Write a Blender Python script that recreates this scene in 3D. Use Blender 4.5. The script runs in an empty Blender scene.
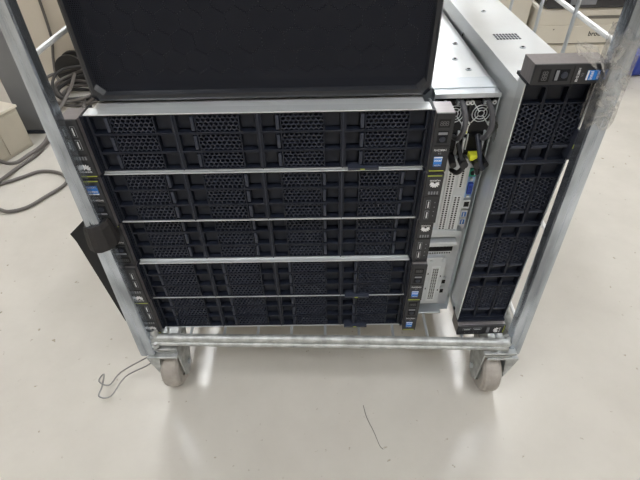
import bpy, bmesh, math, random
from mathutils import Vector, Matrix
random.seed(7)
SC = bpy.context.scene; COL = SC.collection
ZT = 0.168          # height of the cart's tray above the floor

# ------------------------------------------------------------ materials
def mat(name, col, rough=.5, metal=0.0, noise=0.0, nscale=20, bump=0.0, bscale=200, spec=.5, coat=0, col2=None, emis=None, stretch=None):
    m = bpy.data.materials.new(name); m.use_nodes = True; n = m.node_tree.nodes; l = m.node_tree.links
    p = n['Principled BSDF']; p.inputs['Base Color'].default_value = (*col, 1)
    p.inputs['Roughness'].default_value = rough; p.inputs['Metallic'].default_value = metal
    p.inputs['Specular IOR Level'].default_value = spec; p.inputs['Coat Weight'].default_value = coat
    if emis:
        p.inputs['Emission Color'].default_value = (*emis[0], 1); p.inputs['Emission Strength'].default_value = emis[1]
    tc = n.new('ShaderNodeTexCoord'); mp = n.new('ShaderNodeMapping'); l.new(tc.outputs['Object'], mp.inputs[0])
    if stretch: mp.inputs['Scale'].default_value = stretch
    if noise or col2:
        t = n.new('ShaderNodeTexNoise'); t.inputs['Scale'].default_value = nscale; t.inputs['Detail'].default_value = 6
        l.new(mp.outputs[0], t.inputs['Vector'])
        r = n.new('ShaderNodeValToRGB'); r.color_ramp.elements[0].position = .35; r.color_ramp.elements[1].position = .65
        c2 = col2 or tuple(c*(1-noise) for c in col)
        r.color_ramp.elements[0].color = (*c2, 1); r.color_ramp.elements[1].color = (*col, 1)
        l.new(t.outputs['Fac'], r.inputs[0]); l.new(r.outputs[0], p.inputs['Base Color'])
        mr = n.new('ShaderNodeMapRange'); mr.inputs['To Min'].default_value = max(.02, rough-.08); mr.inputs['To Max'].default_value = rough+.08
        l.new(t.outputs['Fac'], mr.inputs[0]); l.new(mr.outputs[0], p.inputs['Roughness'])
    if bump:
        t2 = n.new('ShaderNodeTexNoise'); t2.inputs['Scale'].default_value = bscale; t2.inputs['Detail'].default_value = 4
        l.new(mp.outputs[0], t2.inputs['Vector'])
        b = n.new('ShaderNodeBump'); b.inputs['Strength'].default_value = bump; b.inputs['Distance'].default_value = .002
        l.new(t2.outputs['Fac'], b.inputs['Height']); l.new(b.outputs[0], p.inputs['Normal'])
    return m

M = {}
M['steel'] = mat('galvanised steel', (.58, .62, .66), .36, .75, .12, 30, .08, 300)
M['steel_lid'] = mat('zinc sheet', (.82, .85, .87), .30, .6, .10, 9, .03, 400)
M['wire'] = mat('dull bent wire', (.30, .30, .30), .45, .5, .2, 60)
M['dimdigit'] = mat('unlit display digits', (.085, .085, .09), .4)
M['edge'] = mat('bare steel edge', (.70, .73, .75), .4, .6)
M['post'] = mat('galvanised tube', (.66, .72, .80), .20, .85, .55, 30, .20, 120, stretch=(1, 1, .25))  # bluish tint puts a blue reflection into the metal's colour
M['post_old'] = mat('weathered zinc', (.52, .54, .54), .46, .5, .4, 60, .3, 150)
M['white_rod'] = mat('white plastic coated rod', (.75, .76, .76), .35, .1, .08, 40)
M['blk'] = mat('black server plastic', (.012, .015, .025), .40, 0, .15, 40, .03, 600, spec=.25)
M['blk2'] = mat('dark bay plastic', (.006, .007, .010), .5, 0, 0, spec=.2)
M['blk3'] = mat('charcoal lever plastic', (.028, .033, .050), .38, 0, 0, spec=.35)
M['grille'] = mat('perforated grille plastic', (.022, .026, .041), .40, 0, 0, spec=.35)
M['deep'] = mat('deep black void', (.004, .004, .005), .8)
M['ear'] = mat('ear plastic', (.016, .017, .021), .33, 0, .1, 60)
M['earside'] = mat('brushed grey ear casing', (.29, .27, .275), .32, .6, .15, 200, stretch=(.1, 1, 1))
M['white'] = mat('white print', (.80, .81, .83), .5)
M['greyprint'] = mat('grey print', (.20, .21, .23), .5)
M['lime'] = mat('lime yellow strip', (.40, .46, .06), .5)
M['blue'] = mat('blue badge', (.02, .20, .65), .3, 0, .1, 200)
M['bluedk'] = mat('dark blue badge base', (.01, .09, .35), .3)
M['frame'] = mat('glossy black case frame', (.013, .015, .021), .22, 0, .1, 50, coat=.2)
M['honey'] = mat('brown grey honeycomb', (.020, .019, .019), .6, 0, .3, 18, spec=.2)
M['casebody'] = mat('black case body', (.014, .014, .017), .5, 0, .1, 30, spec=.2)
M['floor'] = mat('epoxy floor', (.60, .575, .53), .30, 0, 0, 2, .05, 45)
M['wall'] = mat('cream painted wall', (.66, .60, .51), .7, 0, .04, 3)
M['ceil'] = mat('white ceiling', (.8, .8, .78), .8, 0, .03, 3)
M['base'] = mat('cream skirting', (.55, .50, .42), .5, 0, .05, 3)
M['rubber'] = mat('grey rubber wheel', (.42, .39, .36), .6, 0, .25, 40, .2, 120)
M['hub'] = mat('pale nylon hub', (.55, .56, .55), .5, 0, .2, 60)
M['cable'] = mat('grey cable', (.13, .12, .115), .5, 0, .1, 40)
M['cable_dk'] = mat('black cable', (.03, .03, .032), .5, 0, .1, 40)
M['foam'] = mat('dark foam rubber', (.020, .018, .019), .75, 0, .25, 60, .3, 200)
M['strap'] = mat('black webbing', (.008, .009, .011), .7, 0, .2, 300, .2, 900)
M['psu'] = mat('power supply black', (.012, .012, .014), .5)
M['handle'] = mat('grey handle plastic', (.09, .09, .10), .35)
M['zinc_panel'] = mat('zinc rear panel', (.62, .65, .68), .4, .35, .08, 60)
M['green'] = mat('green port', (.03, .38, .26), .5)
M['ltblue'] = mat('light blue port plate', (.32, .50, .78), .5)
M['vga'] = mat('blue port plastic', (.03, .08, .45), .45)
M['usb'] = mat('usb blue', (.02, .10, .32), .4)
M['yel'] = mat('yellow label', (.75, .78, .05), .5)
M['prn'] = mat('warm white printer plastic', (.66, .62, .54), .5, 0, .03, 5)
M['prndk'] = mat('black printer plastic', (.03, .03, .035), .25)
M['seam'] = mat('dark seam', (.16, .15, .13), .7)
M['bluebag'] = mat('blue plastic', (.03, .06, .36), .4, 0, .2, 20)
M['greycab'] = mat('grey painted steel', (.17, .175, .185), .5, 0, .08, 6)
M['chest'] = mat('shade-toned beige painted wood', (.50, .46, .38), .55, 0, .12, 8)  # shade on the chest's side is put into this darker tone
M['chesttop'] = mat('lit-toned chest top', (.74, .69, .60), .5, 0, .05, 6)  # paler than the body: light falling on the top is painted in
M['knob'] = mat('orange wooden knob', (.62, .35, .14), .4)
M['lamp'] = mat('lit lamp diffuser', (.9, .9, .9), .5, emis=((.97, .985, 1), 30))

# stretch film: transparent glossy plastic
def film():
    m = bpy.data.materials.new('clear stretch film'); m.use_nodes = True; n = m.node_tree.nodes; l = m.node_tree.links
    p = n['Principled BSDF']; p.inputs['Base Color'].default_value = (.46, .44, .41, 1); p.inputs['Roughness'].default_value = .3
    t = n.new('ShaderNodeTexNoise'); t.inputs['Scale'].default_value = 55; t.inputs['Detail'].default_value = 5; t.inputs['Distortion'].default_value = 1.5
    tc = n.new('ShaderNodeTexCoord'); l.new(tc.outputs['Object'], t.inputs['Vector'])
    mr = n.new('ShaderNodeMapRange'); mr.inputs['From Min'].default_value = .35; mr.inputs['From Max'].default_value = .65
    mr.inputs['To Min'].default_value = .04; mr.inputs['To Max'].default_value = .5
    l.new(t.outputs['Fac'], mr.inputs[0]); l.new(mr.outputs[0], p.inputs['Alpha'])
    b = n.new('ShaderNodeBump'); b.inputs['Strength'].default_value = .8; b.inputs['Distance'].default_value = .004
    l.new(t.outputs['Fac'], b.inputs['Height']); l.new(b.outputs[0], p.inputs['Normal'])
    return m
M['film'] = film()

# perforated front sheet: a hexagonal lattice of small round holes
def perforated(pitch=.0026, r=.29):
    m = bpy.data.materials.new('fine perforated sheet'); m.use_nodes = True; n = m.node_tree.nodes; l = m.node_tree.links
    p = n['Principled BSDF']; p.inputs['Base Color'].default_value = (.012, .014, .022, 1); p.inputs['Roughness'].default_value = .42; p.inputs['Specular IOR Level'].default_value = .22
    tc = n.new('ShaderNodeTexCoord'); sx = n.new('ShaderNodeSeparateXYZ'); l.new(tc.outputs['Object'], sx.inputs[0])
    def mth(op, a, b=None, c=None):
        k = n.new('ShaderNodeMath'); k.operation = op
        for i, v in enumerate((a, b, c)):
            if v is None: continue
            if isinstance(v, (int, float)): k.inputs[i].default_value = v
            else: l.new(v, k.inputs[i])
        return k.outputs[0]
    u = mth('DIVIDE', sx.outputs[0], pitch); v = mth('DIVIDE', sx.outputs[2], pitch*1.732)
    def cell(off):
        a = mth('SUBTRACT', mth('FRACT', mth('ADD', u, off)), .5); b = mth('MULTIPLY', mth('SUBTRACT', mth('FRACT', mth('ADD', v, off)), .5), 1.732)
        return mth('SQRT', mth('ADD', mth('MULTIPLY', a, a), mth('MULTIPLY', b, b)))
    d = mth('MINIMUM', cell(0), cell(.5))
    l.new(mth('GREATER_THAN', d, r), p.inputs['Alpha'])
    return m
M['mesh'] = perforated()

# floor: warm grey epoxy with faint blotches, grit specks and a few hairline cracks
def floor_mat():
    m = M['floor']; n = m.node_tree.nodes; l = m.node_tree.links; p = n['Principled BSDF']
    tc = n.new('ShaderNodeTexCoord')
    t = n.new('ShaderNodeTexNoise'); t.inputs['Scale'].default_value = 7; t.inputs['Detail'].default_value = 11; t.inputs['Roughness'].default_value = .62; l.new(tc.outputs['Object'], t.inputs[0])
    r = n.new('ShaderNodeValToRGB'); r.color_ramp.elements[0].position = .28; r.color_ramp.elements[1].position = .72
    r.color_ramp.elements[0].color = (.50, .478, .438, 1); r.color_ramp.elements[1].color = (.565, .542, .50, 1)
    l.new(t.outputs['Fac'], r.inputs[0])
    s = n.new('ShaderNodeTexNoise'); s.inputs['Scale'].default_value = 60; s.inputs['Detail'].default_value = 3; l.new(tc.outputs['Object'], s.inputs[0])
    sr = n.new('ShaderNodeValToRGB'); sr.color_ramp.elements[0].position = .24; sr.color_ramp.elements[1].position = .31
    sr.color_ramp.elements[0].color = (.55, .5, .42, 1); sr.color_ramp.elements[1].color = (1, 1, 1, 1); l.new(s.outputs['Fac'], sr.inputs[0])
    mx = n.new('ShaderNodeMix'); mx.data_type = 'RGBA'; mx.blend_type = 'MULTIPLY'; mx.inputs[0].default_value = 1
    l.new(r.outputs[0], mx.inputs[6]); l.new(sr.outputs[0], mx.inputs[7]); l.new(mx.outputs[2], p.inputs['Base Color'])
    rr = n.new('ShaderNodeMapRange'); rr.inputs['To Min'].default_value = .17; rr.inputs['To Max'].default_value = .27
    l.new(t.outputs['Fac'], rr.inputs[0]); l.new(rr.outputs[0], p.inputs['Roughness'])
floor_mat()

# ------------------------------------------------------------ mesh helpers
class MB:
    def __init__(s): s.v = []; s.f = []; s.m = []; s.mats = []
    def mi(s, m):
        if m not in s.mats: s.mats.append(m)
        return s.mats.index(m)
    def poly(s, pts, m=None):
        b = len(s.v); s.v += [tuple(p) for p in pts]; s.f.append(tuple(range(b, b+len(pts)))); s.m.append(s.mi(m))
    def box(s, x0, x1, y0, y1, z0, z1, m=None, c=0.0):
        # closed box, optional chamfer c on the four edges along the longest side seen from the front
        if c <= 0:
            b = len(s.v); s.v += [(x0,y0,z0),(x1,y0,z0),(x1,y1,z0),(x0,y1,z0),(x0,y0,z1),(x1,y0,z1),(x1,y1,z1),(x0,y1,z1)]
            for q in ((0,3,2,1),(4,5,6,7),(0,1,5,4),(1,2,6,5),(2,3,7,6),(3,0,4,7)): s.f.append(tuple(b+i for i in q)); s.m.append(s.mi(m))
            return
        bm = bmesh.new(); bmesh.ops.create_cube(bm, size=1)
        for w in bm.verts: w.co = Vector(((x0+x1)/2+w.co.x*(x1-x0), (y0+y1)/2+w.co.y*(y1-y0), (z0+z1)/2+w.co.z*(z1-z0)))
        bmesh.ops.bevel(bm, geom=bm.edges[:], offset=c, segments=2, profile=.5, affect='EDGES')
        b = len(s.v); s.v += [tuple(w.co) for w in bm.verts]
        for f in bm.faces: s.f.append(tuple(b+w.index for w in f.verts)); s.m.append(s.mi(m))
        bm.free()
    def prism(s, pts, y0, y1, m=None):          # outline in x,z (counter-clockwise seen from -y), extruded along y
        n = len(pts); b = len(s.v)
        s.v += [(x, y0, z) for x, z in pts]+[(x, y1, z) for x, z in pts]
        s.f.append(tuple(b+i for i in range(n))); s.m.append(s.mi(m))
        s.f.append(tuple(b+n+i for i in reversed(range(n)))); s.m.append(s.mi(m))
        for i in range(n):
            j = (i+1) % n; s.f.append((b+i, b+n+i, b+n+j, b+j)); s.m.append(s.mi(m))
    def tube(s, pts, r, k=10, m=None, closed=False):
        pts = [Vector(p) for p in pts]; n = len(pts); b = len(s.v); up = None
        for i, p in enumerate(pts):
            a = pts[i-1] if (i or closed) else p; c = pts[(i+1) % n] if (i < n-1 or closed) else p
            t = (c-a).normalized()
            if up is None: up = t.orthogonal().normalized()
            up = (up-t*up.dot(t)); up = up.normalized() if up.length > 1e-6 else t.orthogonal().normalized()
            w = t.cross(up); rr = r[i] if isinstance(r, (list, tuple)) else r
            for j in range(k):
                a_ = 2*math.pi*j/k; s.v.append(tuple(p+(up*math.cos(a_)+w*math.sin(a_))*rr))
        for i in range(n if closed else n-1):
            i2 = (i+1) % n
            for j in range(k):
                j2 = (j+1) % k; s.f.append((b+i*k+j, b+i*k+j2, b+i2*k+j2, b+i2*k+j)); s.m.append(s.mi(m))
        if not closed:
            s.f.append(tuple(b+j for j in reversed(range(k)))); s.m.append(s.mi(m))
            s.f.append(tuple(b+(n-1)*k+j for j in range(k))); s.m.append(s.mi(m))
    def xform(s, mt): s.v = [tuple(mt @ Vector(p)) for p in s.v]; return s
    def mesh(s, name, m=None, smooth=False):
        me = bpy.data.meshes.new(name); me.from_pydata(s.v, [], s.f)
        for k in s.mats: me.materials.append(M[k] if k else m)
        if not s.mats: me.materials.append(m)
        for p, k in zip(me.polygons, s.m): p.material_index = k; p.use_smooth = smooth
        me.update()
        if smooth:
            me.set_sharp_from_angle(angle=math.radians(40))
        return me
    def build(s, name, m, parent=None, smooth=False):
        me = s.mesh(name, M[m] if m else None, smooth); o = bpy.data.objects.new(name, me); COL.objects.link(o)
        if parent: o.parent = parent
        return o
def catmull(pts, n=8, closed=False):
    P = [Vector(p) for p in pts]; L = len(P); out = []
    for i in range(L if closed else L-1):
        g = (lambda k: P[k % L]) if closed else (lambda k: P[max(0, min(L-1, k))])
        a, b, c, d = g(i-1), g(i), g(i+1), g(i+2)
        for j in range(n):
            t = j/n; out.append(.5*((2*b)+(c-a)*t+(2*a-5*b+4*c-d)*t*t+(3*b-a-3*c+d)*t**3))
    if not closed: out.append(P[-1])
    return out
def ring(c, r, axis='y', k=24):
    o = []
    for i in range(k):
        a = 2*math.pi*i/k; u, w = r*math.cos(a), r*math.sin(a)
        o.append({'y': (c[0]+u, c[1], c[2]+w), 'x': (c[0], c[1]+u, c[2]+w), 'z': (c[0]+u, c[1]+w, c[2])}[axis])
    return o
def empty(name, loc, rot=(0, 0, 0)):
    o = bpy.data.objects.new(name, None); COL.objects.link(o); o.location = loc; o.rotation_euler = rot; o.empty_display_size = .05
    return o
def tag(o, label, cat, group=None):
    o['label'] = label; o['category'] = cat
    if group: o['group'] = group
    return o
def struct(o): o['kind'] = 'structure'; return o
_tc = {}
def text_geo(txt, size, bold=0.0):
    k = (txt, size, bold)
    if k in _tc: return _tc[k]
    cu = bpy.data.curves.new('t', 'FONT'); cu.body = txt; cu.size = size; cu.align_x = 'CENTER'; cu.align_y = 'CENTER'; cu.offset = bold
    cu.resolution_u = 2
    ob = bpy.data.objects.new('t', cu); COL.objects.link(ob); dg = bpy.context.evaluated_depsgraph_get(); dg.update()
    me = ob.evaluated_get(dg).to_mesh(); vs = [tuple(v.co) for v in me.vertices]; fs = [tuple(p.vertices) for p in me.polygons]
    ob.evaluated_get(dg).to_mesh_clear(); bpy.data.objects.remove(ob); bpy.data.curves.remove(cu)
    _tc[k] = (vs, fs); return _tc[k]
def add_text(mb, txt, size, x, y, z, m, rot=0, bold=0.0):
    vs, fs = text_geo(txt, size, bold); b = len(mb.v); c, s_ = math.cos(rot), math.sin(rot)
    for v in vs: mb.v.append((x+v[0]*c-v[1]*s_, y, z+v[0]*s_+v[1]*c))
    for f in fs: mb.f.append(tuple(b+i for i in f)); mb.m.append(mb.mi(m))
def clip(poly, x0, x1, z0, z1):
    for ax, v, sg in ((0, x0, 1), (0, x1, -1), (1, z0, 1), (1, z1, -1)):
        out = []
        for i in range(len(poly)):
            a, b = poly[i-1], poly[i]; da, db = sg*(a[ax]-v), sg*(b[ax]-v)
            if (da >= 0) != (db >= 0):
                t = da/(da-db); out.append((a[0]+(b[0]-a[0])*t, a[1]+(b[1]-a[1])*t))
            if db >= 0: out.append(b)
        poly = out
        if len(poly) < 3: return []
    return poly
def hex_plate(mb, x0, x1, z0, z1, y, pitch, fill, depth, m=None):
    R = pitch/math.sqrt(3); ro = R; ri = R*fill; row = 0; z = z0
    while z < z1+R:
        x = x0+(pitch/2 if row % 2 else 0)
        while x < x1+pitch:
            A = [(x+ro*math.sin(k*math.pi/3), z+ro*math.cos(k*math.pi/3)) for k in range(6)]
            B = [(x+ri*math.sin(k*math.pi/3), z+ri*math.cos(k*math.pi/3)) for k in range(6)]
            for k in range(6):
                j = (k+1) % 6; q = clip([A[k], A[j], B[j], B[k]], x0, x1, z0, z1)
                if q: mb.poly([(p[0], y, p[1]) for p in q], m)
                if all(x0 <= p[0] <= x1 and z0 <= p[1] <= z1 for p in (B[k], B[j])):
                    mb.poly([(B[k][0], y, B[k][1]), (B[j][0], y, B[j][1]), (B[j][0], y+depth, B[j][1]), (B[k][0], y+depth, B[k][1])], m)
            x += pitch
        row += 1; z += pitch*.866

# ------------------------------------------------------------ one 2U server (front at y=0, x along the width)
H = .0864; CW, CH = .1078, .0270
def make_carrier_meshes():
    f = MB(); rec = [(.0035, .0275, .012), (.0287, .0830, .011), (.0845, .1050, .010)]; zb, zt = .0016, CH-.0012
    f.box(0, CW, 0, .002, 0, zb); f.box(0, CW, 0, .002, zt, CH)
    xs = [0]+[v for r in rec for v in r[:2]]+[CW]
    for i in range(0, len(xs), 2): f.box(xs[i], xs[i+1], 0, .002, zb, zt)
    for x0, x1, d in rec:      # pocket walls and floor
        f.poly([(x0, .002, zb), (x0, d, zb), (x0, d, zt), (x0, .002, zt)]); f.poly([(x1, .002, zb), (x1, .002, zt), (x1, d, zt), (x1, d, zb)])
        f.poly([(x0, .002, zb), (x1, .002, zb), (x1, d, zb), (x0, d, zb)]); f.poly([(x0, .002, zt), (x0, d, zt), (x1, d, zt), (x1, .002, zt)])
        f.poly([(x0, d, zb), (x1, d, zb), (x1, d, zt), (x0, d, zt)], 'deep' if x0 == .0287 else None)
    # raised inner step of the finger recesses
    f.box(.0035, .0190, .0075, .0118, .0050, .0225); f.box(.0860, .1035, .0070, .0098, .0050, .0225)
    l = MB(); l.box(.0215, .0262, -.0004, .010, .0036, .0236, c=.0008)
    g = MB(); hex_plate(g, .0287, .0830, zb, zt, .0012, .0064, .80, .006)
    return f.mesh('drive_carrier', M['blk']), l.mesh('release_lever', M['blk3']), g.mesh('perforated_grille', M['grille'])
carrier_me, lever_me, grille_me = make_carrier_meshes()

def make_chassis_mesh(depth=.72):
    c = MB(); w = .2195
    c.box(-w, w, .014, .020, .0008, H-.0008, 'steel_lid'); c.box(-.2135, .2135, .020, depth, .0008, H-.0008, 'steel_lid')
    c.box(-w, w, -.001, .016, H-.0016, H-.0002, 'edge'); c.box(-w, w, -.001, .016, .0003, .0011, 'edge')   # lid and floor lips
    c.box(-w, -w+.0012, 0, .016, .0016, H-.0022, 'blk'); c.box(w-.0012, w, 0, .016, .0016, H-.0022, 'blk')
    for i in (-1, 0, 1): c.box(i*.1090-.0007, i*.1090+.0007, -.0012, .016, .0016, H-.0016, 'blk3')
    c.box(-.217, .217, .0135, .0142, .0016, H-.0022, 'deep')
    return c.mesh('chassis', None)
chassis_me = make_chassis_mesh()

def logo(mb, x, y, z, s, m='white'):
    for k in range(8):                     # eight petals fanned over a half circle
        a = math.radians(-84+24*k); L = s*(.50 if k in (0, 7) else .62 if k in (1, 6) else .68); W = s*.115; b = s*.10
        dx, dz = math.sin(a), math.cos(a); px, pz = dz, -dx; pts = []
        for t, w in ((0, .05), (.3, .75), (.62, 1), (.88, .7), (1, .05)): pts.append((x+dx*(b+L*t)+px*W*w, z+dz*(b+L*t)+pz*W*w))
        for t, w in ((.88, .7), (.62, 1), (.3, .75)): pts.append((x+dx*(b+L*t)-px*W*w, z+dz*(b+L*t)-pz*W*w))
        mb.poly([(p[0], y, p[1]) for p in reversed(pts)], m)

YE = -.014
def usb_ear():
    b = MB(); x0, x1 = -.247, -.2235
    b.box(x0, x1, YE+.003, .020, .0005, H-.0005, 'earside', c=.0006); b.box(x0, x1, YE, YE+.0035, .0005, H-.0005, 'ear', c=.0008)
    b.box(x1, -.2197, -.004, .030, .001, H-.001, 'blk'); b.box(x0+.002, x1-.002, YE-.0008, YE, .036, .0365, 'deep'); b.box(x0+.003, x1-.001, YE-.0003, YE, .002, .0033, 'lime')
    usb = []
    for z in (.051, .070):
        u = MB(); u.box(-.2345, -.2285, YE-.0006, YE, z-.0075, z+.0075, 'greyprint'); u.box(-.2338, -.2292, YE-.0009, YE-.0006, z-.0068, z+.0068, 'deep')
        u.box(-.2325, -.2308, YE-.0011, YE-.0009, z-.0055, z+.0055, 'edge'); usb.append(u)
    v = MB()
    for i in range(4): v.box(-.2425+i*.0038, -.2403+i*.0038, YE-.0004, YE, .0285, .0335, 'greyprint')
    for z in (.048, .056, .064, .072): v.box(-.2415, -.2402, YE-.0004, YE, z-.0006, z+.0006, 'greyprint')
    lg = MB(); logo(lg, -.2355, YE-.0006, .0135, .011); add_text(lg, 'HUAWEI', .0036, -.2355, YE-.0006, .0100, 'white', bold=.00006)
    return [('mounting_ear', b, [('usb_port', usb[0]), ('usb_port', usb[1]), ('status_window', v), ('flower_logo', lg)])]
def badge_ear():
    b = MB(); x0, x1 = .2235, .247
    b.box(x0, x1, YE+.003, .020, .0005, H-.0005, 'earside', c=.0006); b.box(x0, x1, YE, YE+.0035, .0005, H-.0005, 'ear', c=.0008)
    b.box(.2197, x0, -.004, .030, .001, H-.001, 'blk'); b.box(x0+.001, x1-.003, YE-.0003, YE, .002, .0033, 'lime')
    b.box(x0+.002, x1-.002, YE-.0008, YE, .0405, .041, 'deep')
    d = MB(); d.box(x0+.004, x1-.005, YE-.0008, YE, .067, .078, 'deep')
    for i in range(3): add_text(d, '8', .0095, x0+.0075+i*.0035, YE-.0010, .0725, 'dimdigit')
    p = MB(); p.box(x0+.0045, x1-.0055, YE-.0006, YE, .045, .062, 'blk2', c=.0002); p.box(x0+.0055, x1-.0065, YE-.0008, YE-.0006, .057, .0605, 'greyprint')
    p.tube([(x0+.0115, YE-.0016, .0505), (x0+.0115, YE, .0505)], .0038, 12, 'blk3')
    i_ = MB(); i_.box(x0+.005, x1-.0075, YE-.0008, YE, .010, .0245, 'blue'); i_.box(x0+.005, x1-.0075, YE-.0010, YE-.0008, .010, .0135, 'bluedk'); i_.box(x0+.005, x1-.0075, YE-.0010, YE-.0008, .0228, .0245, 'white')
    add_text(i_, 'intel', .0056, x0+.0105, YE-.0012, .0195, 'white', bold=.00008); add_text(i_, 'XEON', .0032, x0+.0105, YE-.0012, .0118, 'white')
    t = MB(); add_text(t, 'RH2288H', .0040, x0+.0112, YE-.0006, .0345, 'white'); add_text(t, 'V3', .0040, x0+.0112, YE-.0006, .0295, 'greyprint', bold=.00005)
    return [('mounting_ear', b, [('digit_display', d), ('power_button', p), ('processor_badge', i_), ('model_lettering', t)])]

def make_server():
    root = empty('rack_server', (0, 0, 0))
    ch = bpy.data.objects.new('chassis', chassis_me); COL.objects.link(ch); ch.parent = root
    for r in range(3):
        for c in range(4):
            o = bpy.data.objects.new('drive_carrier', carrier_me); COL.objects.link(o); o.parent = root
            o.location = (-.2180+c*.1090+.0006, .0004, .0018+r*.0275)
            for nm, me in (('release_lever', lever_me), ('perforated_grille', grille_me)):
                k = bpy.data.objects.new(nm, me); COL.objects.link(k); k.parent = o
    for fn in (usb_ear, badge_ear):
        for nm, mb, subs in fn():
            e = mb.build(nm, None, root)
            for sn, sm in subs: sm.build(sn, None, e)
    return root
def copy_tree(o, parent=None):
    c = o.copy(); COL.objects.link(c); c.parent = parent
    for k in list(o.children): copy_tree(k, c)
    return c
proto = make_server()
GS = 'two-unit rack servers with drive bays facing out'
# x, y, base z, flipped, label
stack = [
 (.000, -.0005, 4.014, 0, 'topmost rack server of the flat stack, right under the mesh-fronted case'),
 (-.001, -.003, 3, 1, 'upside-down rack server second from top of the flat stack'),
 (-.001, .004, 2, 1, 'upside-down rack server in the middle of the flat stack of five'),
 (.000, -.003, 1, 0, 'rack server second from bottom of the flat stack, pushed slightly forward'),
 (.000, .000, 0, 0, 'bottom rack server of the flat stack, resting on the wire tray'),
]
servers = []
for i, (x, y, n, fl, lab) in enumerate(stack):
    o = proto if i == 0 else copy_tree(proto)
    o.location = (x, y, ZT+n*H+(H if fl else 0)); o.rotation_euler = (Matrix.Rotation(math.radians(.35), 4, 'Z') @ Matrix.Rotation(math.pi if fl else 0, 4, 'Y')).to_euler()
    tag(o, lab, 'server', GS); servers.append(o)
s6 = copy_tree(proto); s6.rotation_euler = Matrix.Rotation(math.radians(-2.3), 4, 'Z').to_euler()
s6.rotation_mode = 'XYZ'
s6.matrix_world = Matrix.Translation((.4065, -.008, ZT+.2482)) @ Matrix.Rotation(math.radians(1.9), 4, 'Z') @ Matrix.Rotation(math.radians(.2), 4, 'Y') @ Matrix.Rotation(math.radians(-90), 4, 'Y')
tag(s6, 'rack server standing on its side at the right end of the cart', 'server', GS)
# pull-out tag of the upright ones, seat screws and vent of the sideways one
tm = MB(); tm.box(.116, .158, -.006, .0135, -.0002, .0036, 'blk3', c=.0006); tm.box(.133, .139, -.0064, -.006, .001, .0026, 'lime')
tag_me = tm.mesh('pull_out_tag', None)
for s in (servers[0], servers[3], servers[4], s6):
    k = bpy.data.objects.new('pull_out_tag', tag_me); COL.objects.link(k); k.parent = s
def screw_mesh():
    m = MB(); m.tube([(0, 0, 0), (0, 0, .0012)], .0042, 12, 'steel'); m.tube([(0, 0, .0012), (0, 0, .0018)], .0022, 8, 'deep'); return m.mesh('screw', None)
screw_me = screw_mesh()
def put(me, name, parent, loc, rot=(0, 0, 0)):
    k = bpy.data.objects.new(name, me); COL.objects.link(k); k.parent = parent; k.location = loc; k.rotation_euler = rot; return k
vm = MB()
for i in range(8):
    for j in range(3): vm.box(.2133, .2142, .166+j*.0085, .1715+j*.0085, .030+i*.0046, .0327+i*.0046, 'blk3')
vm.build('side_vent', None, s6)
for (y, z) in ((.132, .040), (.30, .046), (.45, .06), (.52, .03)): put(screw_me, 'screw', s6, (.2135, y, z), (0, math.pi/2, 0))
for (x, y) in ((.12, .06), (.16, .10), (.19, .26), (.02, .08), (-.1, .07), (.200, .42)): put(screw_me, 'screw', s6, (x, y, H-.0010))

# ------------------------------------------------------------ rear-facing server on its side
r7 = empty('rear_facing_server', (.2720, .038, ZT+.0003), (0, 0, math.radians(1.6)))
tag(r7, 'rack server on its side showing fans, ports and slots, between flat stack and right server', 'server')
c = MB(); W = .0433; HT = .436
c.box(-W, W, .012, .70, 0, HT, 'steel_lid')
for a in ((-W, -W+.0012, -.002, .012, 0, HT), (W-.0012, W, -.002, .012, 0, HT), (-W, W, -.002, .012, 0, .0012), (-W, W, -.004, .012, HT-.006, HT)): c.box(*a, 'steel')
c.box(-W+.0012, W-.0012, .010, .0121, .0012, .335, 'zinc_panel'); c.box(-W+.0012, W-.0012, .0095, .0121, .335, HT-.006, 'deep')
c.box(-W, W, .012, .045, HT, HT+.0015, 'steel'); c.build('chassis', None, r7)
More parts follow.
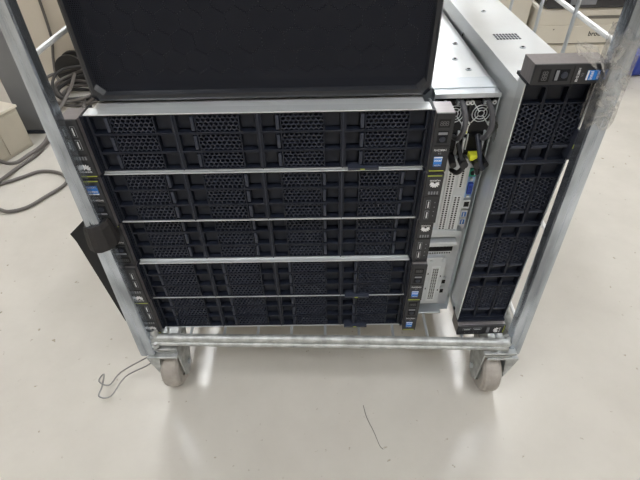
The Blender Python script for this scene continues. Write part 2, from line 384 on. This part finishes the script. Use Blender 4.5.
# two power supplies
for i, xc in enumerate((-.0105, .0265)):
    p = MB(); p.box(xc-.0178, xc+.0178, .004, .0098, .338, .420, 'psu', c=.0008)
    p.box(xc-.016, xc+.016, .0025, .004, .342, .372, 'blk2'); p.box(xc-.010, xc+.010, .0015, .0026, .346, .366, 'deep', c=.0006)
    p.box(xc-.0125, xc-.0108, .0008, .003, .344, .370, 'zinc_panel'); p.box(xc+.0108, xc+.0125, .0008, .003, .344, .370, 'zinc_panel')
    p.tube([(xc, .0036, .402), (xc, .0042, .402)], .0152, 24, 'deep')
    for k in range(7):
        a = k*2*math.pi/7; p.box(-.0015, .0015, 0, .0006, .004, .0145, 'blk3')
        mt = Matrix.Translation((xc, .0030, .402)) @ Matrix.Rotation(a, 4, 'Y'); n8 = len(p.v)-8
        for q in range(n8, n8+8): p.v[q] = tuple(mt @ Vector(p.v[q]))
    po = p.build('power_supply', None, r7)
    g = MB()
    for rr in (.0045, .0085, .0125): g.tube(ring((xc, .0014, .402), rr, 'y', 24), .0007, 6, closed=True)
    for a in (45, 135, 225, 315):
        dx, dz = math.cos(math.radians(a)), math.sin(math.radians(a)); g.tube([(xc+dx*.004, .0014, .402+dz*.004), (xc+dx*.0165, .0018, .402+dz*.0205)], .0008, 6)
    g.build('fan_guard', 'edge', po, True)
    for dx in (-.0155, .0155):
        for z in (.4185, .386):
            s_ = MB(); s_.tube([(xc+dx, .0005, z), (xc+dx, .004, z)], .0032, 12, 'edge'); s_.tube([(xc+dx, .0001, z), (xc+dx, .0006, z)], .0013, 8, 'deep'); s_.build('screw', None, po)
    h = MB(); h.tube(catmull([(xc+.004, .004, .421), (xc+.006, -.010, .419), (xc+.009, -.020, .405), (xc+.009, -.021, .388), (xc+.006, -.014, .372), (xc+.003, .003, .366)], 6), .0038, 8)
    h.box(xc-.001, xc+.009, -.004, .004, .418, .4225, 'steel')
    h.mats = [None if q is None else q for q in h.mats]; h.build('pull_handle', 'handle', po, True)
t = MB(); t.prism([(.0035, .372), (.0125, .372), (.008, .384)], .0005, .0012, 'yel'); t.box(.0032, .0128, .001, .004, .370, .386, 'white'); t.build('warning_sticker', None, r7)
t = MB(); t.box(-.0015, .0025, -.001, .004, .337, .375, 'zinc_panel', c=.0006); t.box(.0085, .0120, -.001, .004, .337, .364, 'zinc_panel', c=.0006); t.box(.037, .040, -.001, .004, .30, .375, 'zinc_panel', c=.0006); t.build('support_bracket', None, r7)
t = MB(); t.box(.0175, .0315, -.018, -.004, .337, .3455, c=.001); t.build('latch_label', 'yel', r7)
# black cable retainers hanging below the supplies
for xa, za, s_ in ((.002, .337, 1), (.034, .336, -1)):
    k = MB(); k.tube(catmull([(xa, .003, za+.02), (xa+.002*s_, -.014, za+.008), (xa+.006*s_, -.022, za-.006), (xa+.001*s_, -.018, za-.020), (xa-.004*s_, -.004, za-.024)], 6), .0036, 8)
    k.tube([(xa+.006*s_, -.026, za-.002), (xa+.006*s_, -.010, za-.002)], .0062, 12); k.tube([(xa-.008*s_, -.020, za-.006), (xa-.006*s_, .004, za-.004)], .0050, 10); k.build('cable_retainer', 'psu', r7, True)
k = MB(); k.tube(catmull([(.026, -.004, .372), (.0285, -.020, .352), (.032, -.024, .335), (.0385, -.018, .322)], 6), .0032, 8); k.tube([(.028, -.020, .333), (.041, -.014, .324)], .006, 10); k.build('hook_loop_strap', 'blk3', r7, True)
def holes(mb, x0, x1, z0, z1, nx, nz, y, s, m='deep'):
    for i in range(nx):
        for j in range(nz):
            x = x0+(x1-x0)*(i+.5)/nx; z = z0+(z1-z0)*(j+.5)/nz; mb.box(x-s, x+s, y-.0003, y+.0002, z-s, z+s, m)
# upper riser bracket
u = MB(); u.prism([(-.024, .189), (.0285, .189), (.0275, .318), (.0215, .330), (-.010, .330), (-.024, .300)], -.003, .010, 'zinc_panel')
u.tube([(.0205, -.0042, .3225), (.0205, -.003, .3225)], .0035, 12, 'edge'); ub = u.build('riser_bracket', None, r7)
for (x0, x1, z0, z1, nx, nz) in ((-.0045, .0065, .194, .312, 2, 26), (.0115, .0225, .194, .262, 2, 15), (.0135, .0215, .280, .316, 1, 9)):
    sc = MB(); sc.box(x0-.0014, x1+.0014, -.0046, -.003, z0-.001, z1+.001, 'edge', c=.0004); holes(sc, x0, x1, z0, z1, nx, nz, -.0046, .0014); sc.build('slot_cover', None, ub)
# port strip
ps = MB(); ps.box(.0286, .0418, .004, .0100, .196, .318, 'zinc_panel'); pso = ps.build('port_panel', None, r7)
q = MB(); q.box(.0292, .0412, .0005, .004, .296, .310, 'green', c=.0006); q.tube([(.035, .0000, .303), (.035, .0008, .303)], .0042, 14, 'deep'); q.build('mouse_port', None, pso)
q = MB(); q.box(.0290, .0412, .002, .004, .255, .294, 'ltblue'); q.box(.0315, .0390, -.003, .002, .264, .285, 'vga', c=.0008); q.tube([(.035, -.001, .291), (.035, .002, .291)], .0026, 8, 'edge'); q.tube([(.035, -.001, .258), (.035, .002, .258)], .0026, 8, 'edge'); holes(q, .0325, .038, .267, .282, 3, 5, -.003, .0005); q.build('video_port', None, pso)
for z in (.236,):
    q = MB(); q.box(.0290, .0412, -.002, .004, z, z+.016, 'edge', c=.0005); q.box(.0310, .0392, -.0024, -.002, z+.003, z+.013, 'deep'); q.build('ethernet_port', None, pso)
for z in (.216, .200):
    q = MB(); q.box(.0295, .0408, -.002, .004, z, z+.014, 'edge', c=.0005); q.box(.0315, .0388, -.0024, -.002, z+.002, z+.012, 'usb'); q.box(.0340, .0352, -.0027, -.0024, z+.003, z+.011, 'white'); q.build('usb_port', None, pso)
# middle slot block
m_ = MB(); OFFZ = -.006; m_.box(-.030, .0330, .004, .010, .130, .189, 'zinc_panel'); m_.prism([(-.030, .178), (.0335, .178), (.0365, .190), (-.030, .197)], -.006, .008, 'steel')
m_.box(-.024, .0325, -.010, .006, .165, .174, 'zinc_panel', c=.0015)
for i in range(9): m_.prism([(-.022+i*.006, .165), (-.0195+i*.006, .160), (-.017+i*.006, .165)], -.006, .003, 'edge')
holes(m_, -.006, .032, .1555, .1595, 8, 1, .004, .0014); m_.box(-.024, .0315, .0032, .0041, .141, .151, 'deep'); holes(m_, -.022, .030, .134, .138, 12, 1, .004, .0013); m_.v = [(a, b_, c_ + (OFFZ if c_ < .175 else 0)) for a, b_, c_ in m_.v]; m_.build('card_slot_block', None, r7)
# lower card bracket
l_ = MB(); l_.prism([(-.026, .0015), (.0215, .0015), (.0225, .117), (.0205, .1235), (.015, .126), (-.022, .126), (-.026, .120)], -.004, .010, 'zinc_panel')
for x in (-.004, .0165): l_.tube([(x, -.0052, .118), (x, -.004, .118)], .0032, 12, 'steel')
for x, z in ((-.006, .085), (.018, .078), (-.006, .045), (.018, .04)): l_.box(x-.0009, x+.0009, -.0044, -.004, z-.002, z+.002, 'deep')
lb = l_.build('riser_bracket', None, r7); sc = MB(); sc.box(-.0015, .0145, -.0052, -.004, .010, .104, 'edge', c=.0005); holes(sc, .001, .012, .016, .100, 3, 20, -.0052, .0012); sc.build('slot_cover', None, lb)
for z in (.050, .024):
    q = MB(); q.box(.0245, .0325, .003, .010, z-.001, z+.011, 'edge'); q.box(.0255, .0320, .0026, .003, z, z+.010, 'deep'); q.build('ethernet_port', None, r7)
q = MB(); q.box(-.030, .028, -.012, .010, -.000, .004, 'steel', c=.001); q.build('bottom_lip', None, r7)
for (x, y, z) in ((.020, .073, HT), (.010, .113, HT), (.026, .177, HT), (-.015, .26, HT)): put(screw_me, 'screw', r7, (x, y, z))

for k_ in list(r7.children):
    if k_.name.split('.')[0] in ('chassis', 'bottom_lip', 'screw'): continue
    k_.scale = (.955, 1, .96); k_.location = (-.0012, 0, .019)
# ------------------------------------------------------------ mesh-fronted case on top
ct = empty('computer_case', (.003, .0285, ZT+5.014*H+.0006), (0, 0, math.radians(.6)))
tag(ct, 'large black computer case with fine mesh front, lying on top of the flat server stack', 'computer case')
cb = MB(); w = .2215; hh = .235
cb.box(-w+.004, w-.004, .034, .48, .002, hh-.002, 'casebody', c=.002); cb.build('case_body', None, ct)
fr = MB()
def rrect(w_, z0, z1, c_): return [(-w_+c_, z0), (w_-c_, z0), (w_, z0+c_), (w_, z1-c_), (w_-c_, z1), (-w_+c_, z1), (-w_, z1-c_), (-w_, z0+c_)]
prof = [(w, 0.0, hh, .006, .034), (w, 0.0, hh, .006, .010), (w-.003, .003, hh-.003, .006, .0015), (w-.006, .006, hh-.006, .007, 0.0), (w-.0095, .011, hh-.011, .009, .0005), (w-.0125, .0145, hh-.0145, .010, .006), (w-.0125, .0145, hh-.0145, .010, .012)]
rings = [[(x, y, z) for x, z in rrect(a, z0, z1, c_)] for a, z0, z1, c_, y in prof]
for a, b in zip(rings, rings[1:]):
    for i in range(8): j = (i+1) % 8; fr.poly([a[i], a[j], b[j], b[i]])
fr.poly(rings[0]); fr.build('front_frame', 'frame', ct)
ms = MB(); ms.poly([(x, .0055, z) for x, z in rrect(w-.0122, .0142, hh-.0142, .010)]); ms.build('mesh_sheet', 'mesh', ct)
hp = MB(); hex_plate(hp, -w+.016, w-.016, .018, hh-.018, .020, .028, .93, .010, 'casebody'); hp.box(-w+.014, w-.014, .031, .0338, .016, hh-.016, 'honey'); hp.build('honeycomb_panel', None, ct)

# ------------------------------------------------------------ the roll cage cart
cart = empty('roll_cage_cart', (.088, .37, 0))
tag(cart, 'galvanised wire roll cage trolley carrying the servers', 'cart')
def cpart(name, mb, m, parent=cart, smooth=False):
    mb.v = [(v[0]-.088, v[1]-.37, v[2]) for v in mb.v] ; return mb.build(name, m, parent, smooth)
def sub(name, mb, m, parent, smooth=False): return cpart(name, mb, m, parent, smooth)
PT = 1.30
def post(xb, xt, y, dpt=.026, wb=.025, wt=.025):
    # folded-sheet corner post, wider at its foot than at its head
    mb = MB(); c_ = .0045
    zs = (ZT-.045, ZT-.02, ZT+.1, ZT+.2, ZT+.3, ZT+.4, ZT+.5, ZT+.8, ZT+PT)
    def sec(z):
        x = xb+(xt-xb)*(z-ZT)/PT; hw = (wb+(wt-wb)*max(0, min(1, (z-ZT)/.5)))/2
        return [(x+a, y+b, z) for a, b in ((-hw+c_, 0), (-.002, 0), (-.001, .0012), (.001, .0012), (.002, 0), (hw-c_, 0), (hw-c_*.3, c_*.3), (hw, c_), (hw, dpt-c_), (hw-c_, dpt), (-hw+c_, dpt), (-hw, dpt-c_), (-hw, c_), (-hw+c_*.3, c_*.3))]
    S = [sec(z) for z in zs]; n = len(S[0])
    for a, b in zip(S, S[1:]):
        for i in range(n): j = (i+1) % n; mb.poly([a[i], a[j], b[j], b[i]])
    mb.poly(list(reversed(S[0]))); mb.poly(S[-1])
    return cpart('corner_post', mb, 'post', smooth=True)
YL, YR = -.034, -.036
post(-.2550, -.2320, YL, wb=.029, wt=.019, dpt=.024); post(.4300, .382, YR, wb=.026, wt=.022, dpt=.024); post(-.246, -.246, .765); post(.432, .432, .765)
# front rail: a flattened tube with a second rod welded under it, bent up at the left end
def rail(pts, r, nm='front_rail'):
    return pts
y0, y1 = -.019, -.039
fr_ = MB(); fr_.tube(catmull([(-.238, y0+.004, ZT+.010), (-.232, y0-.001, ZT-.001), (-.218, y0-.003, ZT-.004), (.1, (y0+y1)/2, ZT-.004), (.412, y1, ZT-.004)], 6), .0082, 12)
fr_.tube(catmull([(-.240, y0-.002, ZT+.001), (-.232, y0-.006, ZT-.010), (-.215, y0-.008, ZT-.014), (.1, (y0+y1)/2-.006, ZT-.014), (.412, y1-.004, ZT-.014)], 6), .0050, 10)
cpart('front_rail', fr_, 'post_old', smooth=True)
b = MB(); b.tube([(-.24, .775, ZT-.008), (.43, .775, ZT-.008)], .009, 12); cpart('rear_rail', b, 'post_old', smooth=True)
for x in (-.246, .430):
    b = MB(); b.tube([(x, -.010, ZT-.012), (x, .77, ZT-.012)], .009, 12); cpart('side_rail', b, 'post_old', smooth=True)
# wire tray
for i in range(11):
    x = -.2315+i*.0625
    b = MB(); b.tube([(x, y0+(y1-y0)*i/10, ZT-.003), (x, .775, ZT-.003)], .0026, 8); cpart('tray_wire', b, 'steel', smooth=True)
for y in (.12, .27, .42, .57, .70):
    b = MB(); b.tube([(-.246, y, ZT-.0085), (.430, y, ZT-.0085)], .003, 8); cpart('tray_crossbar', b, 'steel', smooth=True)
# side grilles
for x, xs_ in ((-.2475, 1), (.4325, 1)):
    for z in (.016, .2155, .500 if x > 0 else .509, .78, 1.1):
        b = MB(); b.tube([(x, -.010, ZT+z), (x, .775, ZT+z)], .0036, 8); cpart('side_rod', b, 'white_rod', smooth=True)
    ys = (.134, .247, .376, .51, .64) if x > 0 else (.247, .376, .51, .64)
    for y in ys:
        b = MB(); b.tube([(x+.006*(1 if x < 0 else -1), y, ZT-.012), (x+.006*(1 if x < 0 else -1), y, ZT+PT-.05)], .0028, 8); cpart('side_wire', b, 'steel', smooth=True)
# casters
def caster(xc, yc, s):
    fk = MB(); zt_ = ZT-.028
    fk.box(xc-.030, xc+.030, yc-.036, yc+.055, zt_-.004, zt_, 'post_old', c=.0012)
    fk.tube([(xc, yc+.012, zt_-.018), (xc, yc+.012, zt_-.003)], .027, 20, 'post_old')
    for sx in (-1, 1):
        x = xc+sx*.0245
        P = [(yc-.030, zt_-.016), (yc-.026, .040), (yc-.012, .026), (yc+.012, .030), (yc+.038, zt_-.016)]
        n = len(P); a = [(x-.0014, p[0], p[1]) for p in P]; c_ = [(x+.0014, p[0], p[1]) for p in P]
        fk.poly(a, 'post_old'); fk.poly(list(reversed(c_)), 'post_old')
        for i in range(n): j = (i+1) % n; fk.poly([a[j], a[i], c_[i], c_[j]], 'post_old')
    fk.box(xc-.026, xc+.026, yc-.030, yc+.038, zt_-.020, zt_-.015, 'post_old', c=.001)
    fk.tube([(xc-.030, yc, .050), (xc+.030, yc, .050)], .006, 10, 'steel')
    o = cpart('caster', fk, None)
    wh = MB(); R = .050; k = 32; hw = .0180
    pr = [(-hw, R-.022), (-hw, R-.008), (-hw+.004, R-.002), (-hw+.009, R), (hw-.009, R), (hw-.004, R-.002), (hw, R-.008), (hw, R-.022)]
    for i in range(k):
        a0, a1 = 2*math.pi*i/k, 2*math.pi*(i+1)/k
        for (u0, r0), (u1, r1) in zip(pr, pr[1:]):
            wh.poly([(xc+u, yc+r*math.cos(a), .0502+r*math.sin(a)) for u, r, a in ((u0, r0, a0), (u1, r1, a0), (u1, r1, a1), (u0, r0, a1))])
    sub('wheel', wh, 'rubber', o, True)
    hb = MB(); hb.tube([(xc-hw+.003, yc, .0502), (xc+hw-.003, yc, .0502)], .0285, 24); hb.tube([(xc-hw-.001, yc, .0502), (xc+hw+.001, yc, .0502)], .012, 16); sub('hub', hb, 'hub', o, True)
    return o
caster(-.2275, .004, -1); caster(.402, -.011, 1); caster(-.222, .74, -1); caster(.405, .74, 1)
# pointed corner plates welded on the outer side of the front casters
for xo, s, y in ((-.2585, -1, -.036), (.4410, 1, -.044)):
    g = MB(); a = [(xo, y, ZT-.050), (xo-s*.022, y+.004, ZT-.050), (xo-s*.013, y+.004, ZT-.116)]; c_ = [(p[0], p[1]+.003, p[2]) for p in a]
    if s < 0: pass
    g.poly(a); g.poly(list(reversed(c_)))
    for i in range(3): j = (i+1) % 3; g.poly([a[j], a[i], c_[i], c_[j]])
    g.box(min(xo, xo-s*.058), max(xo, xo-s*.058), y, y+.06, ZT-.053, ZT-.048, c=.001)
    d = [(xo, y, ZT-.050), (xo, y+.050, ZT-.050), (xo-s*.012, y+.006, ZT-.116)]; e = [(p[0]-s*.003, p[1], p[2]) for p in d]
    g.poly(d); g.poly(list(reversed(e)))
    for i in range(3): j = (i+1) % 3; g.poly([d[j], d[i], e[i], e[j]])
    cpart('corner_plate', g, 'post_old')
# weld collars between posts and rail
for x, y, r in ((-.236, -.024, .011), (.411, -.033, .010)):
    wl = MB(); wl.tube(catmull([(x-.004, y, ZT-.030), (x, y-.004, ZT-.020), (x+.003, y-.002, ZT-.008), (x-.002, y+.004, ZT+.004)], 4), [r*.5+.002*math.sin(i*2.1) for i in range(13)], 10); cpart('weld_bead', wl, 'post_old', smooth=True)
# bent wire catch hanging out over the floor on the left
HK = [(-.262,-.004,.085), (-.283, -.008, .075), (-.333, -.022, .05), (-.355, -.042, .035), (-.379, -.033, .035), (-.369, -.023, .045), (-.371, -.043, .03), (-.374, -.059, .022), (-.35, -.059, .022), (-.326, -.027, .04), (-.279, -.018, .065), (-.262,-.012,.075)]
wk = MB(); wk.tube(catmull(HK, 5), .0015, 7); cpart('wire_catch', wk, 'wire', smooth=True)

# sleeve and webbing flap on the left post, film on the right post
def L(z): return -.2550+(.023)*(z)/PT
sl = MB(); k = 20; rows = []
for t, rr in ((0, .0195), (.06, .0222), (.3, .0225), (.6, .0210), (.85, .0200), (1, .0175)):
    z = ZT+.230+.046*t; rows.append([(L(.25)+.001+rr*1.02*math.cos(2*math.pi*i/k)+.0012*math.sin(3*i), YL+.013+rr*math.sin(2*math.pi*i/k), z+.004*math.cos(2*math.pi*i/k)) for i in range(k)])
for a, b in zip(rows, rows[1:]):
    for i in range(k): j = (i+1) % k; sl.poly([a[i], a[j], b[j], b[i]])
sl.poly(list(reversed(rows[0]))); sl.poly(rows[-1])
tag(sl.build('foam_sleeve', 'foam', None, True), 'dark rubber sleeve wrapped round the left cart post', 'sleeve')
fp = MB(); A = [(-.270, -.006, ZT+.272), (-.308, -.006, ZT+.238), (-.304, -.006, ZT+.222), (-.284, -.009, ZT+.030), (-.256, -.009, ZT+.026), (-.236, -.002, ZT+.225), (-.240, -.002, ZT+.270)]
Bk = [(p[0]+.001, p[1]+.003, p[2]) for p in A]; fp.poly(A); fp.poly(list(reversed(Bk)))
for i in range(len(A)): j = (i+1) % len(A); fp.poly([A[j], A[i], Bk[i], Bk[j]])
tag(fp.build('fabric_flap', 'strap'), 'black tapering fabric flap hanging behind the left cart post', 'strap')
fm = MB(); k = 16; rows = []
for t in range(9):
    z = ZT+.425+.0135*t; xc = .4300+(.382-.4300)*(z-ZT)/PT; row = []
    for i in range(k):
        a = 2*math.pi*i/k; r = 1+.04*math.sin(i*2.3+t*1.7)+random.uniform(-.03, .03)
        row.append((xc+.0150*r*math.copysign(abs(math.cos(a))**.5, math.cos(a)), YR+.013+.0165*r*math.copysign(abs(math.sin(a))**.5, math.sin(a)), z+(.006*math.sin(i*1.9) if t in (0, 8) else 0)))
    rows.append(row)
for a, b in zip(rows, rows[1:]):
    for i in range(k): j = (i+1) % k; fm.poly([a[i], a[j], b[j], b[i]])
# loose torn end reaching over the ear of the sideways server
for q in range(2):
    e0 = [(.392, -.030, ZT+.500-q*.012), (.384, -.020, ZT+.515-q*.01), (.374, -.012, ZT+.515-q*.004), (.366, -.006, ZT+.512+q*.005)]
    e1 = [(p[0]+.004, p[1]-.012+i*.001, p[2]-.016+i*.002) for i, p in enumerate(e0)]
    for i in range(3): fm.poly([e0[i], e0[i+1], e1[i+1], e1[i]])
tag(fm.build('stretch_film', 'film', None, True), 'crumpled clear plastic film wrapped round the right cart post', 'plastic film')

th = MB(); th.tube(catmull([(.155, -.070, .0008), (.160, -.095, .0008), (.172, -.125, .0008), (.180, -.150, .0008), (.1865, -.158, .0008)], 6), .0006, 5); tag(th.build('thread', 'cable'), 'fine dark thread lying on the floor in front of the cart', 'thread')
# ------------------------------------------------------------ things on the left behind the cart
def boxthing(name, m, x0, x1, y0_, y1_, z0, z1, rz=0, c=.004, parent=None):
    cx, cy = (x0+x1)/2, (y0_+y1_)/2; mb = MB(); mb.box(x0-cx, x1-cx, y0_-cy, y1_-cy, 0, z1-z0, c=c)
    o = mb.build(name, m, parent); o.location = (cx, cy, z0); o.rotation_euler = (0, 0, rz); return o
ch = empty('wooden_chest', (-1.055, .825, 0), (0, 0, math.radians(-22)))
tag(ch, 'low beige chest with a top toned as if lit and small knob, far left on the floor', 'chest')
q = MB(); q.box(-.5, 0, -.35, .158, .0, .150, 'chest', c=.003); q.build('chest_body', None, ch)
q = MB(); q.box(-.505, .004, -.355, .162, .150, .160, 'chesttop', c=.002); q.build('chest_top', None, ch)
for yy0, yy1 in ((-.3, .050), (.060, .150)):
    q = MB(); q.box(-.001, .004, yy0, yy1, .012, .142, 'chest', c=.0015); d_ = q.build('side_panel', None, ch)
q = MB(); q.tube([(.004, .020, .085), (.010, .020, .085)], .007, 14, 'white'); q.tube([(.010, .020, .085), (.024, .020, .085)], .010, 14, 'knob'); q.build('knob', None, ch, True)
gp = empty('steel_panel', (-1.02, 1.06, 0)); tag(gp, 'dark grey upright steel panel standing behind the beige chest', 'panel')
q = MB(); q.box(-.047, .047, 0, .03, .012, .75, 'greycab', c=.003); q.build('panel_board', None, gp)
q = MB(); q.box(-.050, .050, -.004, .034, 0, .014, 'blk3', c=.002); q.build('foot_strip', None, gp)
def cable(name, pts, r, m, label, closed=False, group=None, n=8):
    mb = MB(); mb.tube(catmull(pts, n, closed), r, 8, closed=closed); o = mb.build(name, m, None, True); tag(o, label, 'cable', group); return o
cable('power_cable', [(-1.05, .70, .007), (-.987, .71, .007), (-.93, .75, .007), (-.884, .784, .007), (-.82, .775, .007), (-.775, .74, .007), (-.768, .70, .007), (-.80, .64, .007), (-.834, .585, .007), (-.88, .565, .007), (-.917, .577, .007), (-.97, .60, .007)], .0055, 'cable', 'grey cable lying in an open loop on the floor at the left')
cable('power_cable', [(-.985, .69, .019), (-.975, .80, .007), (-.945, .90, .007), (-.947, .971, .007), (-.93, 1.05, .007), (-.90, 1.18, .012), (-.92, 1.30, .03)], .006, 'cable', 'grey cable running along the floor from the chest to the cable pile')
cable('power_cable', [(-1.02, .70, .16), (-.99, .80, .03), (-.955, .88, .02), (-.940, .96, .02), (-.955, 1.05, .03), (-.955, 1.14, .05), (-.94, 1.25, .09), (-.97, 1.38, .10)], .0065, 'cable', 'grey cable sagging past the knob of the beige chest')
cable('power_cable', [(-1.09, 1.545, .36), (-1.10, 1.543, .20), (-1.13, 1.54, .10), (-1.12, 1.50, .03), (-1.03, 1.44, .02)], .006, 'cable', 'cable hanging down the cream wall above the cable pile')
for i in range(7):
    r_ = .075+.012*(i % 3)+.004*i; cx, cy = -.965+.018*math.sin(i*2.2), 1.36+.016*math.cos(i*1.7); tz = .012+i*.011; pts = []
    for j in range(14):
        a = 2*math.pi*j/14; pts.append((cx+r_*1.05*math.cos(a), cy+r_*.8*math.sin(a), max(.008, tz+.05*math.sin(a)*(i*.14)+.006*math.sin(a*3+i))))
    cable('cable_coil', pts, .0062, 'cable' if i % 3 else 'cable_dk', 'loop of cable in the coiled pile against the left wall', True, 'loops of the coiled cable pile', 4)
q = MB(); q.tube([(0, 0, 0), (0, .012, 0)], .072, 28, 'cable_dk'); q.tube([(0, .012, 0), (0, .05, 0)], .045, 20, 'cable_dk'); q.tube([(0, .05, 0), (0, .062, 0)], .072, 28, 'cable_dk')
o = q.build('cable_reel', None, None, True); o.location = (-1.03, 1.475, .0725); tag(o, 'dark round cable reel standing against the left wall behind the coils', 'reel')

# ------------------------------------------------------------ things on the right behind the cart
pr_ = empty('laser_printer', (1.15, 1.45, 0)); tag(pr_, 'warm white laser printer with paper trays, black top, on the floor at the right', 'printer')
q = MB(); q.box(-.205, .225, .004, .42, .012, .302, 'prn', c=.012); q.box(-.19, .21, .02, .40, .0, .013, 'prndk'); q.build('printer_body', None, pr_)
q = MB(); q.box(-.195, .20, -.004, .006, .168, .238, 'prn', c=.003); q.box(-.150, .18, -.0045, -.0035, .166, .1685, 'seam'); dr = q.build('paper_tray', None, pr_)
q = MB(); add_text(q, 'brother', .026, .055, -.0048, .205, 'prndk', bold=.0006); q.build('brand_lettering', None, dr)
q = MB(); q.prism([(-.136, .226), (-.128, .226), (-.132, .220)], -.0046, -.0038, 'seam'); q.build('fill_mark', None, dr)
q = MB(); q.box(-.195, .20, -.004, .006, .030, .160, 'prn', c=.003); q.build('paper_tray', None, pr_)
q = MB(); q.box(-.01, .17, -.0006, .006, .262, .272, 'seam', c=.001); q.build('tray_grip', None, pr_)
q = MB(); q.box(-.190, .23, -.01, .42, .302, .36, 'prndk', c=.012); q.box(-.10, .0, -.012, -.008, .318, .340, 'greyprint'); q.build('scanner_top', None, pr_)
o = boxthing('storage_cabinet', 'prn', .77, .925, 1.50, 1.85, 0, .62); tag(o, 'narrow cream cabinet standing left of the printer', 'cabinet')
o = boxthing('shade_filler', 'blk3', .83, 1.05, 2.15, 2.4, 0, .20); tag(o, 'dark crate standing in for the shaded gap far behind the upright servers', 'filler')  # dark box added to stand for a shaded gap
o = boxthing('plastic_bag', 'bluebag', 1.42, 1.60, 1.50, 1.62, 0, .10, .2, .02); tag(o, 'blue plastic bag on the floor at the right edge', 'bag')

# ------------------------------------------------------------ setting
def slab(name, m, x0, x1, y0_, y1_, z0, z1):
    mb = MB(); mb.box(x0, x1, y0_, y1_, z0, z1); o = mb.build(name, m); struct(o); return o
X0, X1, Y0, Y1, ZC = -2.8, 3.4, -3.0, 5.6, 2.7
slab('floor', 'floor', X0, X1, Y0, Y1, -.05, 0); slab('ceiling', 'ceil', X0, X1, Y0, Y1, ZC, ZC+.05)
slab('wall_partition', 'wall', X0, .2, 1.56, 1.64, 0, 1.15); slab('wall_back', 'wall', X0, X1, Y1, Y1+.1, 0, ZC)
slab('wall_left', 'wall', X0-.1, X0, Y0, Y1, 0, ZC); slab('wall_right', 'wall', X1, X1+.1, Y0, Y1, 0, ZC); slab('wall_front', 'wall', X0, X1, Y0-.1, Y0, 0, ZC)
# ceiling lights
for i, (x, y, ln) in enumerate([(-.9, 1.75, 1.3), (1.07, 1.75, 1.3), (-.9, 4.1, 1.3), (1.07, 4.1, 1.3), (-.9, -1.2, 1.3), (1.07, -1.2, 1.3)]):
    t = empty('ceiling_light', (x, y, ZC)); tag(t, 'recessed fluorescent ceiling light over the room', 'ceiling light', 'fluorescent ceiling lights')
    q = MB(); q.box(-.17, .17, -ln/2-.02, ln/2+.02, -.05, 0, 'ceil'); q.build('housing', None, t)
    q = MB(); q.box(-.13, .13, -ln/2, ln/2, -.055, -.0502, 'lamp'); q.build('diffuser', None, t)

w = bpy.data.worlds.new('World'); SC.world = w; w.use_nodes = True
w.node_tree.nodes['Background'].inputs[0].default_value = (.75, .85, 1, 1); w.node_tree.nodes['Background'].inputs[1].default_value = .5

# ------------------------------------------------------------ camera
C0 = (.0868774, -.5428026, .7013795+ZT); p, yaw, roll, f = .730618, -.021118, -.0250913, 465.63
fw = Vector((math.sin(yaw)*math.cos(p), math.cos(yaw)*math.cos(p), -math.sin(p))); r_ = fw.cross(Vector((0, 0, 1))).normalized(); u_ = r_.cross(fw)
c_, s_ = math.cos(roll), math.sin(roll); r2 = r_*c_+u_*s_; u2 = -r_*s_+u_*c_
cam = bpy.data.cameras.new('Camera'); co = bpy.data.objects.new('Camera', cam); COL.objects.link(co)
mt = Matrix.Identity(4)
for i in range(3): mt[i][0] = r2[i]; mt[i][1] = u2[i]; mt[i][2] = -fw[i]; mt[i][3] = C0[i]
co.matrix_world = mt; cam.sensor_width = 36; cam.lens = f/640*36; cam.clip_start = .01
SC.camera = co
SC.view_settings.view_transform = 'Standard'; SC.view_settings.look = 'None'; SC.view_settings.gamma = 1; SC.view_settings.use_curve_mapping = False
SC.view_settings.exposure = 0.10
